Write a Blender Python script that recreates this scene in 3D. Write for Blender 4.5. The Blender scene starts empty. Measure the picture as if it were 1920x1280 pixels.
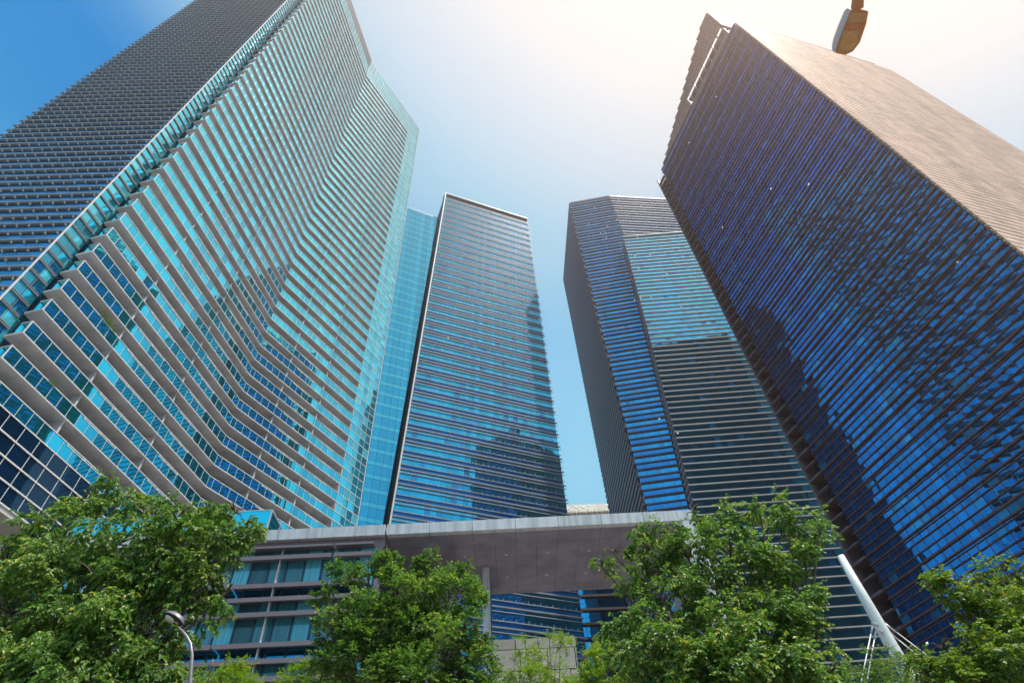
import bpy, math, random
from mathutils import Vector, Matrix, Quaternion
random.seed(7)
SC = bpy.context.scene
COL = SC.collection

# ------------------------------------------------------------------ camera
E = 1.6                                   # eye height
F, CX, CY = 1130.0, 930.0, 640.0          # focal length and principal point of the 1920 x 1280 photograph
XR = Vector((0.99884075, 0.03609333, -0.03185016))     # image right, image down and view axis in the world
YD = Vector((-0.0481369, 0.74893667, -0.66089085))
ZF = Vector((0.0, 0.66165787, 0.74980588))
cam_d = bpy.data.cameras.new('camera')
cam = bpy.data.objects.new('camera', cam_d)
COL.objects.link(cam)
M = Matrix.Identity(4)
for i in range(3):
    M[i][0], M[i][1], M[i][2] = XR[i], -YD[i], -ZF[i]
M.translation = (0, 0, E)
cam.matrix_world = M
cam_d.sensor_width = 36
cam_d.lens = 36 * F / 1920
cam_d.shift_x = (960 - CX) / 1920
cam_d.clip_end = 6000
SC.camera = cam

# ------------------------------------------------------------------ sun, sky, exposure
SUN_AZ = math.atan2(0.916, -0.40)         # clockwise from +Y
SUN_EL = math.radians(67.5)
sdir = Vector((math.sin(SUN_AZ) * math.cos(SUN_EL), math.cos(SUN_AZ) * math.cos(SUN_EL), math.sin(SUN_EL)))
sl = bpy.data.lights.new('sun', 'SUN')
sl.energy = 5.0
sl.angle = math.radians(0.5)
sl.color = (1.0, 0.95, 0.88)
so = bpy.data.objects.new('sun', sl)
COL.objects.link(so)
so.rotation_euler = (-sdir).to_track_quat('-Z', 'Y').to_euler()
so.location = (40, -30, 300)

W = bpy.data.worlds.new('World')
SC.world = W
W.use_nodes = True
nt = W.node_tree
nt.nodes.clear()
def wn(t, **k):
    n = nt.nodes.new(t)
    for a, b in k.items():
        setattr(n, a, b)
    return n
def wl(a, b):
    nt.links.new(a, b)
sky = wn('ShaderNodeTexSky', sky_type='NISHITA')
sky.sun_disc = False
sky.sun_elevation = SUN_EL
sky.sun_rotation = SUN_AZ
sky.altitude = 0
sky.air_density = 1.0
sky.dust_density = 0.6
sky.ozone_density = 2.5
tint = wn('ShaderNodeMix', data_type='RGBA', blend_type='MULTIPLY')
tint.inputs[0].default_value = 1
wl(sky.outputs[0], tint.inputs[6])
tint.inputs[7].default_value = (0.0, 1.62, 2.35, 1)
# bright humid aureole round the sun
geo = wn('ShaderNodeNewGeometry')
dot = wn('ShaderNodeVectorMath', operation='DOT_PRODUCT')
wl(geo.outputs['Incoming'], dot.inputs[0])
dot.inputs[1].default_value = (-sdir.x, -sdir.y, -sdir.z)
def ramp(src, stops):
    r = wn('ShaderNodeValToRGB')
    wl(src, r.inputs[0])
    e_ = r.color_ramp.elements
    e_[0].position = stops[0][0]; e_[1].position = stops[-1][0]
    for p, c in stops[1:-1]: e_.new(p)
    for q, (p, c) in zip(e_, stops):
        q.color = (*c, 1) if isinstance(c, tuple) else (c, c, c, 1)
    return r
glow_f = ramp(dot.outputs['Value'], [(0.58, 0.0), (0.62, 0.12), (0.645, 0.30), (0.70, 0.72), (0.80, 0.92), (0.88, 1.0)])
glow_c = ramp(dot.outputs['Value'], [(0.60, (0.36, 0.68, 0.86)), (0.74, (0.46, 0.71, 0.87)), (0.82, (0.66, 0.77, 0.88)), (0.88, (0.80, 0.83, 0.87)), (0.95, (0.86, 0.80, 0.77))])
sepz = wn('ShaderNodeSeparateXYZ')
wl(geo.outputs['Incoming'], sepz.inputs[0])
neg = wn('ShaderNodeMath', operation='MULTIPLY'); neg.inputs[1].default_value = -1
wl(sepz.outputs[2], neg.inputs[0])
low_f = ramp(neg.outputs[0], [(0.0, 0.9), (0.45, 0.85), (0.60, 0.70), (0.70, 0.38), (0.77, 0.10), (0.85, 0.0)])
def scale10(src):
    m_ = wn('ShaderNodeMix', data_type='RGBA', blend_type='MULTIPLY')
    m_.inputs[0].default_value = 1
    wl(src, m_.inputs[6]); m_.inputs[7].default_value = (10, 10, 10, 1)
    return m_.outputs[2]
def mix(f, a, b):
    m_ = wn('ShaderNodeMix', data_type='RGBA', blend_type='MIX')
    wl(f, m_.inputs[0]); wl(a, m_.inputs[6])
    if isinstance(b, tuple): m_.inputs[7].default_value = b
    else: wl(b, m_.inputs[7])
    return m_.outputs[2]
m1 = mix(low_f.outputs[0], tint.outputs[2], (2.6, 7.4, 10.2, 1))
az = wn('ShaderNodeVectorMath', operation='DOT_PRODUCT')     # towards the sun's side of the sky
wl(geo.outputs['Incoming'], az.inputs[0]); az.inputs[1].default_value = (-0.916, 0.40, 0)
azs = wn('ShaderNodeMapRange', interpolation_type='SMOOTHSTEP')
wl(az.outputs['Value'], azs.inputs[0])
azs.inputs[1].default_value = -0.50; azs.inputs[2].default_value = -0.15; azs.inputs[3].default_value = 0.0; azs.inputs[4].default_value = 0.55
m1 = mix(azs.outputs[0], m1, (4.2, 7.9, 10.2, 1))
nv = wn('ShaderNodeTexNoise'); nv.inputs['Scale'].default_value = 2.2; nv.inputs['Detail'].default_value = 6; nv.inputs['Roughness'].default_value = 0.55
mpv = wn('ShaderNodeMapping'); mpv.inputs['Scale'].default_value = (1.0, 2.4, 1.0); mpv.inputs['Rotation'].default_value = (0, 0, 0.6)
wl(geo.outputs['Incoming'], mpv.inputs[0]); wl(mpv.outputs[0], nv.inputs['Vector'])
cr = wn('ShaderNodeMapRange'); cr.inputs[1].default_value = 0.48; cr.inputs[2].default_value = 0.80; cr.inputs[3].default_value = 0.0; cr.inputs[4].default_value = 0.30
wl(nv.outputs['Fac'], cr.inputs[0])
cm = wn('ShaderNodeMath', operation='MULTIPLY'); wl(cr.outputs[0], cm.inputs[0]); wl(azs.outputs[0], cm.inputs[1])
m1 = mix(cm.outputs[0], m1, (7.4, 8.4, 9.2, 1))
m2 = mix(glow_f.outputs[0], m1, scale10(glow_c.outputs[0]))
bg = wn('ShaderNodeBackground')
bg.inputs[1].default_value = 0.10
wl(m2, bg.inputs[0])
wo = wn('ShaderNodeOutputWorld')
wl(bg.outputs[0], wo.inputs[0])

SC.view_settings.view_transform = 'Standard'
SC.view_settings.look = 'None'
SC.view_settings.exposure = 0.12
SC.view_settings.gamma = 1
SC.cycles.max_bounces = 8
SC.cycles.transparent_max_bounces = 8
SC.cycles.caustics_reflective = False
SC.cycles.caustics_refractive = False

# ------------------------------------------------------------------ materials
def mat(name, col, rough=0.6, metal=0.0, var=0.0, noise=None, spec=0.5, bump=None, island=0.0):
    m = bpy.data.materials.new(name)
    m.use_nodes = True
    t = m.node_tree
    b = t.nodes['Principled BSDF']
    b.inputs['Base Color'].default_value = (*col, 1)
    b.inputs['Roughness'].default_value = rough
    b.inputs['Metallic'].default_value = metal
    b.inputs['Specular IOR Level'].default_value = spec
    src = None
    tc = t.nodes.new('ShaderNodeNewGeometry')
    if noise or island:
        cur = None
        mixn = t.nodes.new('ShaderNodeMix'); mixn.data_type = 'RGBA'
        mixn.inputs[6].default_value = (*[c * (1 - var) for c in col], 1)
        mixn.inputs[7].default_value = (*[min(1, c * (1 + var)) for c in col], 1)
        if noise:
            nz = t.nodes.new('ShaderNodeTexNoise')
            nz.inputs['Scale'].default_value = noise
            nz.inputs['Detail'].default_value = 5
            t.links.new(tc.outputs['Position'], nz.inputs['Vector'])
            cur = nz.outputs['Fac']
        if island:
            cur = tc.outputs['Random Per Island'] if not noise else cur
            if noise:
                ma = t.nodes.new('ShaderNodeMath'); ma.operation = 'MULTIPLY_ADD'
                t.links.new(tc.outputs['Random Per Island'], ma.inputs[0])
                ma.inputs[1].default_value = island
                t.links.new(cur, ma.inputs[2])
                cur = ma.outputs[0]
        t.links.new(cur, mixn.inputs[0])
        t.links.new(mixn.outputs[2], b.inputs['Base Color'])
    if bump:
        nb = t.nodes.new('ShaderNodeTexNoise')
        nb.inputs['Scale'].default_value = bump[0]
        nb.inputs['Detail'].default_value = bump[2] if len(bump) > 2 else 1
        t.links.new(tc.outputs['Position'], nb.inputs['Vector'])
        bu = t.nodes.new('ShaderNodeBump')
        bu.inputs['Strength'].default_value = bump[1]
        bu.inputs['Distance'].default_value = bump[3] if len(bump) > 3 else 0.02
        t.links.new(nb.outputs['Fac'], bu.inputs['Height'])
        t.links.new(bu.outputs[0], b.inputs['Normal'])
    return m

def glass(name, col, var=0.25, wave=0.15, metal=0.9, rough=0.02, scale=0.6, coat=0.12):
    m = mat(name, col, rough, metal, var, None, 0.6, (scale, wave, 1, 0.05), 1.0)
    b = m.node_tree.nodes['Principled BSDF']
    b.inputs['Coat Weight'].default_value = coat
    b.inputs['Coat IOR'].default_value = 1.6
    b.inputs['Coat Roughness'].default_value = 0.02
    return m

G = {
 'cyan': glass('cyan_balcony_glass', (0.012, 0.60, 0.86), 0.26, 0.06, 0.92, 0.02, 0.6, 0.45),
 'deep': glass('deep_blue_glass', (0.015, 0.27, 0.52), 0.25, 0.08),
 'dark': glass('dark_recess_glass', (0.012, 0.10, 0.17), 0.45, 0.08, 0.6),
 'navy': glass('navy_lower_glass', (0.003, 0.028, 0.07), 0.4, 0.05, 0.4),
 'strip': glass('turquoise_strip_glass', (0.015, 0.50, 0.72), 0.45, 0.08, 0.9, 0.02, 0.6, 0.45),
 'blue': glass('flat_blue_glass', (0.015, 0.42, 0.72), 0.12, 0.03, 0.85, 0.02, 0.6, 0.2),
 'blue_pale': glass('pale_blue_spandrel_glass', (0.06, 0.55, 0.80), 0.10, 0.03, 0.85, 0.02, 0.6, 0.2),
 'louv': glass('louvre_tower_glass', (0.012, 0.44, 0.74), 0.2, 0.10),
 'spand': mat('blue_spandrel_panel', (0.01, 0.17, 0.48), 0.2, 0.6, 0.15, None, 0.5, None, 1.0),
 'slab': glass('pale_sky_blue_glass', (0.05, 0.46, 0.74), 0.15, 0.10),
 'royal': glass('royal_blue_glass', (0.012, 0.36, 0.72), 0.2, 0.06),
 'royal_sp': glass('royal_blue_spandrel', (0.015, 0.25, 0.62), 0.15, 0.04),
 'wavy': glass('rippled_deep_blue_glass', (0.008, 0.22, 0.56), 0.2, 0.22, 0.92, 0.015, 0.28),
}
def curtain_glass():
    m = mat('curtained_teal_glass', (0.075, 0.36, 0.48), 0.10, 0.15, 0.7, None, 0.6, None, 1.0)
    t = m.node_tree; b = t.nodes['Principled BSDF']
    src = b.inputs['Base Color'].links[0].from_socket
    g_ = t.nodes.new('ShaderNodeNewGeometry')
    mp = t.nodes.new('ShaderNodeMapping'); mp.inputs['Scale'].default_value = (14, 14, 0.15)
    nz = t.nodes.new('ShaderNodeTexNoise'); nz.inputs['Scale'].default_value = 1.0; nz.inputs['Detail'].default_value = 3
    t.links.new(g_.outputs['Position'], mp.inputs[0]); t.links.new(mp.outputs[0], nz.inputs['Vector'])
    rr = t.nodes.new('ShaderNodeMapRange'); rr.inputs[1].default_value = 0.35; rr.inputs[2].default_value = 0.65; rr.inputs[3].default_value = 0.72; rr.inputs[4].default_value = 1.22
    t.links.new(nz.outputs['Fac'], rr.inputs[0])
    mm = t.nodes.new('ShaderNodeVectorMath'); mm.operation = 'SCALE'
    t.links.new(src, mm.inputs[0]); t.links.new(rr.outputs[0], mm.inputs['Scale'])
    t.links.new(mm.outputs[0], b.inputs['Base Color'])
    return m
G['pod'] = curtain_glass()
WHITE = mat('white_aluminium', (0.80, 0.80, 0.80), 0.4, 0.0, 0.05, 0.7)
BLIND = glass('pale_blind_behind_glass', (0.10, 0.62, 0.78), 0.3, 0.03, 0.55, 0.10, 0.6, 0.3)
BLIND2 = glass('drawn_blind_behind_blue_glass', (0.02, 0.30, 0.62), 0.35, 0.03, 0.6, 0.10, 0.6, 0.3)
LIT = bpy.data.materials.new('ceiling_light_glow'); LIT.use_nodes = True
_b = LIT.node_tree.nodes['Principled BSDF']; _b.inputs['Emission Color'].default_value = (1.0, 0.93, 0.75, 1); _b.inputs['Emission Strength'].default_value = 1.4
SILVER = mat('silver_louvre_metal', (0.46, 0.47, 0.52), 0.42, 0.1, 0.08, 0.5)
SOFFIT = mat('grey_soffit_board', (0.50, 0.51, 0.535), 0.75, 0, 0.30, 0.35, 0.5, None, 0.55)
SOFFIT2 = mat('slatted_soffit_board', (0.58, 0.57, 0.56), 0.75, 0, 0.12, 0.35)
BRONZE = mat('grey_bronze_shelf', (0.24, 0.245, 0.26), 0.45, 0.1, 0.10, 0.8)
BROWN = mat('dark_bronze_louvre', (0.17, 0.125, 0.145), 0.5, 0.15, 0.14, 0.6, 0.5, None, 0.5)
COPPER = mat('copper_brown_louvre', (0.165, 0.070, 0.060), 0.5, 0.1, 0.14, 0.5, 0.5, None, 0.5)
MAUVE = mat('pale_mauve_louvre', (0.46, 0.42, 0.45), 0.45, 0.1, 0.10, 0.5, 0.5, None, 0.4)
TAN = mat('tan_metal_plank', (0.66, 0.47, 0.37), 0.45, 0.1, 0.28, 0.4, 0.5, None, 0.6)
DARK = mat('dark_core_wall', (0.025, 0.035, 0.05), 0.6)
FIN = mat('pale_edge_fin', (0.70, 0.66, 0.64), 0.4, 0.05, 0.06, 0.7)
PANEL = mat('pale_metal_fascia_panel', (0.55, 0.58, 0.62), 0.42, 0.15, 0.07, 0.45, 0.5, None, 0.35)
SOFPANEL = mat('mauve_grey_soffit_panel', (0.25, 0.235, 0.31), 0.5, 0.1, 0.10, 0.35)
JOINT = mat('black_joint', (0.015, 0.015, 0.02), 0.8)
BLADE = mat('mauve_sun_blade', (0.20, 0.165, 0.19), 0.45, 0.15, 0.08, 0.6)
STEEL = mat('galvanised_steel', (0.50, 0.50, 0.52), 0.4, 0.4, 0.1, 2)
MASTW = mat('white_painted_steel', (0.80, 0.82, 0.82), 0.35, 0.0, 0.04, 0.6)
GRANITE = mat('speckled_granite', (0.30, 0.275, 0.25), 0.75, 0, 0.60, 16, 0.4, (30, 0.25, 3, 0.01), 0.8)
LAMPGREY = mat('grey_lamp_shell', (0.26, 0.24, 0.27), 0.35, 0.25, 0.08, 6)
LAMPGLASS = mat('amber_lamp_lens', (0.85, 0.52, 0.24), 0.12, 0.2, 0.15, 9)  # amber glow of the flare put into the lens colour
LAMPRED = mat('flare_orange_lamp_shell', (0.78, 0.32, 0.14), 0.45, 0.05, 0.15, 9)  # orange is flare glow put into the shell's base colour
PINK = mat('pale_lamp_side', (0.80, 0.58, 0.53), 0.5, 0, 0.08, 7)
BARK = mat('rough_brown_bark', (0.13, 0.10, 0.075), 0.9, 0, 0.35, 9, 0.3, (25, 0.6, 4, 0.02))
ASPHALT = mat('grey_asphalt', (0.05, 0.05, 0.052), 0.9, 0, 0.2, 6)
PAVE = mat('pavement_slabs', (0.30, 0.29, 0.27), 0.85, 0, 0.15, 2)
TERR = mat('brown_terrace_stone', (0.20, 0.16, 0.15), 0.7, 0, 0.25, 3)
TRELLIS = mat('pale_roof_trellis', (0.78, 0.72, 0.64), 0.8, 0, 0.35, 1.3)
LINE = mat('white_road_paint', (0.75, 0.75, 0.72), 0.7)

def streaks(m, sc, lo, hi):
    t = m.node_tree; b = t.nodes['Principled BSDF']
    if not b.inputs['Base Color'].links: return
    src = b.inputs['Base Color'].links[0].from_socket
    g_ = t.nodes.new('ShaderNodeNewGeometry'); mp = t.nodes.new('ShaderNodeMapping'); mp.inputs['Scale'].default_value = sc
    nz = t.nodes.new('ShaderNodeTexNoise'); nz.inputs['Scale'].default_value = 1.0; nz.inputs['Detail'].default_value = 4; nz.inputs['Roughness'].default_value = 0.6
    t.links.new(g_.outputs['Position'], mp.inputs[0]); t.links.new(mp.outputs[0], nz.inputs['Vector'])
    rr = t.nodes.new('ShaderNodeMapRange'); rr.inputs[1].default_value = 0.36; rr.inputs[2].default_value = 0.60; rr.inputs[3].default_value = lo; rr.inputs[4].default_value = hi
    t.links.new(nz.outputs['Fac'], rr.inputs[0])
    mm = t.nodes.new('ShaderNodeVectorMath'); mm.operation = 'SCALE'
    t.links.new(src, mm.inputs[0]); t.links.new(rr.outputs[0], mm.inputs['Scale'])
    t.links.new(mm.outputs[0], b.inputs['Base Color'])
streaks(PANEL, (4.0, 4.0, 0.35), 0.74, 1.06)
streaks(SOFPANEL, (0.8, 0.8, 0.8), 0.78, 1.12)
streaks(MASTW, (6.0, 6.0, 0.5), 0.86, 1.03)
streaks(SOFFIT, (0.5, 0.5, 0.5), 0.84, 1.06)
streaks(COPPER, (0.9, 0.9, 0.25), 0.75, 1.15)
streaks(TAN, (0.25, 0.25, 0.08), 0.82, 1.10)
def leafmat(name, a, b, c, tr=0.35):
    m = bpy.data.materials.new(name); m.use_nodes = True
    t = m.node_tree; n = t.nodes; n.clear()
    out = n.new('ShaderNodeOutputMaterial')
    geo = n.new('ShaderNodeNewGeometry')
    r = n.new('ShaderNodeValToRGB')
    r.color_ramp.elements[0].color = (*a, 1)
    r.color_ramp.elements[1].color = (*c, 1)  # palest few leaves carry sun highlights in their colour
    e1 = r.color_ramp.elements.new(0.55); e1.color = (*b, 1)
    e2 = r.color_ramp.elements.new(0.94); e2.color = (*[x * 1.15 for x in b], 1)
    lz = n.new('ShaderNodeTexNoise'); lz.inputs['Scale'].default_value = 1.1; lz.inputs['Detail'].default_value = 3
    t.links.new(geo.outputs['Position'], lz.inputs['Vector'])
    lm = n.new('ShaderNodeMath'); lm.operation = 'MULTIPLY_ADD'; lm.inputs[1].default_value = 0.9; lm.inputs[2].default_value = -0.45
    t.links.new(lz.outputs['Fac'], lm.inputs[0])
    la = n.new('ShaderNodeMath'); la.operation = 'ADD'; la.use_clamp = True
    t.links.new(geo.outputs['Random Per Island'], la.inputs[0]); t.links.new(lm.outputs[0], la.inputs[1])
    t.links.new(la.outputs[0], r.inputs[0])
    p = n.new('ShaderNodeBsdfPrincipled')
    p.inputs['Roughness'].default_value = 0.46
    p.inputs['Specular IOR Level'].default_value = 0.45
    t.links.new(r.outputs[0], p.inputs['Base Color'])
    tl = n.new('ShaderNodeBsdfTranslucent')
    hs = n.new('ShaderNodeHueSaturation')
    hs.inputs['Value'].default_value = 1.6
    hs.inputs['Saturation'].default_value = 1.1
    t.links.new(r.outputs[0], hs.inputs['Color'])
    t.links.new(hs.outputs[0], tl.inputs[0])
    mxs = n.new('ShaderNodeMixShader')
    mxs.inputs[0].default_value = tr
    t.links.new(p.outputs[0], mxs.inputs[1])
    t.links.new(tl.outputs[0], mxs.inputs[2])
    t.links.new(mxs.outputs[0], out.inputs[0])
    return m
LEAF = leafmat('glossy_green_leaf', (0.034, 0.095, 0.026), (0.150, 0.270, 0.048), (0.48, 0.46, 0.10))
LEAF2 = leafmat('small_dark_leaf', (0.030, 0.088, 0.024), (0.135, 0.250, 0.046), (0.42, 0.43, 0.10))
LEAF3 = leafmat('lime_feathery_leaf', (0.10, 0.20, 0.030), (0.19, 0.30, 0.035), (0.36, 0.36, 0.04), 0.45)
LEAF4 = leafmat('bright_yellow_green_leaf', (0.07, 0.15, 0.025), (0.15, 0.24, 0.035), (0.34, 0.31, 0.05), 0.4)

# ------------------------------------------------------------------ helpers
class MB:
    def __init__(s):
        s.v = []; s.f = []; s.mi = []; s.cur = 0
    def quad(s, a, b, c, d):
        n = len(s.v)
        s.v += [tuple(a), tuple(b), tuple(c), tuple(d)]
        s.f.append((n, n + 1, n + 2, n + 3)); s.mi.append(s.cur)
    def poly(s, pts):
        n = len(s.v)
        s.v += [tuple(p) for p in pts]
        s.f.append(tuple(range(n, n + len(pts)))); s.mi.append(s.cur)
    def hexa(s, p):                        # 4 bottom, 4 top
        n = len(s.v)
        s.v += [tuple(q) for q in p]
        for f in ((3, 2, 1, 0), (4, 5, 6, 7), (0, 1, 5, 4), (1, 2, 6, 5), (2, 3, 7, 6), (3, 0, 4, 7)):
            s.f.append(tuple(n + i for i in f)); s.mi.append(s.cur)
    def box(s, x0, x1, y0, y1, z0, z1):
        s.hexa([(x0, y0, z0), (x1, y0, z0), (x1, y1, z0), (x0, y1, z0), (x0, y0, z1), (x1, y0, z1), (x1, y1, z1), (x0, y1, z1)])
    def prism(s, pts, z0, z1, bottom=True, top=True):
        n = len(pts); k = len(s.v)
        s.v += [(p[0], p[1], z0) for p in pts] + [(p[0], p[1], z1) for p in pts]
        for i in range(n):
            j = (i + 1) % n
            s.f.append((k + i, k + j, k + n + j, k + n + i)); s.mi.append(s.cur)
        if bottom: s.f.append(tuple(k + i for i in reversed(range(n)))); s.mi.append(s.cur)
        if top: s.f.append(tuple(k + n + i for i in range(n))); s.mi.append(s.cur)
    def tube(s, pts, radii, seg=8, cap=True):
        k0 = len(s.v); pts = [Vector(p) for p in pts]
        prev = None
        for i, p in enumerate(pts):
            d = (pts[min(i + 1, len(pts) - 1)] - pts[max(i - 1, 0)]).normalized()
            if prev is None:
                a = d.orthogonal().normalized()
            else:
                a = (prev - d * prev.dot(d)).normalized()
            prev = a
            b = d.cross(a)
            for q in range(seg):
                an = 2 * math.pi * q / seg
                s.v.append(tuple(p + (a * math.cos(an) + b * math.sin(an)) * radii[i]))
        for i in range(len(pts) - 1):
            for q in range(seg):
                q2 = (q + 1) % seg
                s.f.append((k0 + i * seg + q, k0 + i * seg + q2, k0 + (i + 1) * seg + q2, k0 + (i + 1) * seg + q)); s.mi.append(s.cur)
        if cap:
            s.f.append(tuple(k0 + q for q in reversed(range(seg)))); s.mi.append(s.cur)
            s.f.append(tuple(k0 + (len(pts) - 1) * seg + q for q in range(seg))); s.mi.append(s.cur)
    def build(s, name, mats, parent=None, smooth=False):
        me = bpy.data.meshes.new(name)
        me.from_pydata(s.v, [], s.f)
        if not isinstance(mats, (list, tuple)): mats = [mats]
        for m in mats: me.materials.append(m)
        if len(mats) > 1: me.polygons.foreach_set('material_index', s.mi)
        if smooth: me.polygons.foreach_set('use_smooth', [True] * len(me.polygons))
        me.update()
        o = bpy.data.objects.new(name, me)
        COL.objects.link(o)
        if parent:
            o.parent = parent
            o.matrix_parent_inverse = parent.matrix_world.inverted()
        return o

def tag(o, label=None, cat=None, group=None, kind=None):
    if label: o['label'] = label
    if cat: o['category'] = cat
    if group: o['group'] = group
    if kind: o['kind'] = kind
    return o
def thing(name, label, cat, loc, group=None):
    o = bpy.data.objects.new(name, None)
    o.empty_display_size = 0.5
    COL.objects.link(o)
    o.location = loc
    o.matrix_world = Matrix.Translation(Vector(loc))
    return tag(o, label, cat, group)

class Face:
    """a vertical facade: origin, direction along it and outward normal; s along, d outward, z up"""
    def __init__(s, p, q):
        s.p = Vector((p[0], p[1])); t = Vector((q[0], q[1])) - s.p
        s.L = t.length; s.t = t / s.L; s.n = Vector((s.t.y, -s.t.x))
    def at(s, a, d, z):
        w = s.p + s.t * a + s.n * d
        return (w.x, w.y, z)
    def box(s, mb, a0, a1, d0, d1, z0, z1):
        mb.hexa([s.at(a0, d1, z0), s.at(a1, d1, z0), s.at(a1, d0, z0), s.at(a0, d0, z0),
                 s.at(a0, d1, z1), s.at(a1, d1, z1), s.at(a1, d0, z1), s.at(a0, d0, z1)])
    def panes(s, mb, a0, a1, d, z0, z1, step, jit=0.004, gap=0.0, blind=0.0, lit=0.0):
        n = max(1, round((a1 - a0) / step)); w = (a1 - a0) / n
        for i in range(n):
            b0 = a0 + i * w + gap; b1 = a0 + (i + 1) * w - gap
            j = [random.uniform(-jit, jit) for _ in range(3)]
            mb.cur = 1 if random.random() < blind else 0
            mb.quad(s.at(b0, d + j[0], z0), s.at(b1, d + j[1], z0), s.at(b1, d + j[1] + j[2] - j[0], z1), s.at(b0, d + j[2], z1))
            mb.cur = 0
            if random.random() < lit:
                c_ = random.uniform(b0 + 0.3, b1 - 0.3); mb.cur = 2
                mb.quad(s.at(c_ - 0.16, d + jit * 2 + 0.01, z1 - 0.42), s.at(c_ + 0.16, d + jit * 2 + 0.01, z1 - 0.42), s.at(c_ + 0.16, d + jit * 2 + 0.01, z1 - 0.18), s.at(c_ - 0.16, d + jit * 2 + 0.01, z1 - 0.18))
                mb.cur = 0
    def mull(s, mb, a0, a1, step, d0, d1, z0, z1, w=0.05):
        n = max(1, round((a1 - a0) / step)); st = (a1 - a0) / n
        for i in range(n + 1):
            a = a0 + i * st
            s.box(mb, a - w / 2, a + w / 2, d0, d1, z0, z1)

def at(u, v, y):
    """the point of the view line through a photograph pixel that lies y metres ahead"""
    d = XR * ((u - CX) / F) + YD * ((v - CY) / F) + ZF
    k = y / d.y
    return Vector((d.x * k, y, d.z * k + E))

# ------------------------------------------------------------------ ground
g = MB(); g.quad((-1200, -1200, 0), (1200, -1200, 0), (1200, 1200, 0), (-1200, 1200, 0))
tag(g.build('ground', PAVE), kind='structure')
g = MB(); g.quad((-400, -9, 0.004), (400, -9, 0.004), (400, 7, 0.004), (-400, 7, 0.004))
tag(g.build('road', ASPHALT), kind='structure')
g = MB(); g.box(-400, 400, 7.0, 24, 0, 0.13)
tag(g.build('pavement', PAVE), kind='structure')
g = MB()
for i in range(-40, 40): g.quad((i * 6, -1.08, 0.008), (i * 6 + 3, -1.08, 0.008), (i * 6 + 3, -0.93, 0.008), (i * 6, -0.93, 0.008))
tag(g.build('lane_markings', LINE), kind='structure')

# ------------------------------------------------------------------ balcony tower (left)
LT = thing('residential_tower', 'tall residential tower at left stacked with white edged balconies bending along cyan glass', 'tower', (-47, 60, 0))
La = (-44.45, 35.3); Lb = (-39.0, 65.2); Lr = (-25.1, 90.0)
FA = Face(La, Lb); FB = Face(Lb, Lr)
PITCH = 3.47; Z0 = 37.55 + E; NB = 50
ZT = Z0 + NB * PITCH; ZROOF = 225 + E
BEND = FB.L * 0.803
HP = 1.74                                     # parapet height
m = MB()                                      # core behind the glass
Cq = (-47.35, 33.45)
FLD = Face((-69.95, 32.95), Cq)
core = [(-69.95, 33.6), (-48.0, 34.1), FA.at(0.8, -2.9, 0)[:2], FA.at(FA.L - 0.5, -2.9, 0)[:2], FB.at(BEND, -2.9, 0)[:2], FB.at(FB.L - 0.1, -0.3, 0)[:2], (-58, 97.5), (-72, 70)]
m.prism(core, 0, ZROOF - 1)
m.build('core_wall', DARK, LT)
def bothfaces(mb, d0, d1, z0, z1, end, start=0.0):
    """one continuous band round the bend, clean at the corner"""
    a = FA.at(start, d1, 0); c = FA.at(start, d0, 0)
    def corner(d):
        # intersection of the two offset lines
        p = Vector(FA.at(0, d, 0)[:2]); q = Vector(FB.at(0, d, 0)[:2])
        r, s_ = FA.t, FB.t
        den = r.x * s_.y - r.y * s_.x
        k = ((q - p).x * s_.y - (q - p).y * s_.x) / den
        return p + r * k
    k1, k0 = corner(d1), corner(d0)
    e1, e0 = FB.at(end, d1, 0), FB.at(end, d0, 0)
    for (o1, o2, i2, i1) in ((a, k1, k0, c), (k1, e1, e0, k0)):
        mb.hexa([(o1[0], o1[1], z0), (o2[0], o2[1], z0), (i2[0], i2[1], z0), (i1[0], i1[1], z0),
                 (o1[0], o1[1], z1), (o2[0], o2[1], z1), (i2[0], i2[1], z1), (i1[0], i1[1], z1)])
ADIV = (8.6, 19.5); BDIV = (6.5, 14.8)
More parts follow.
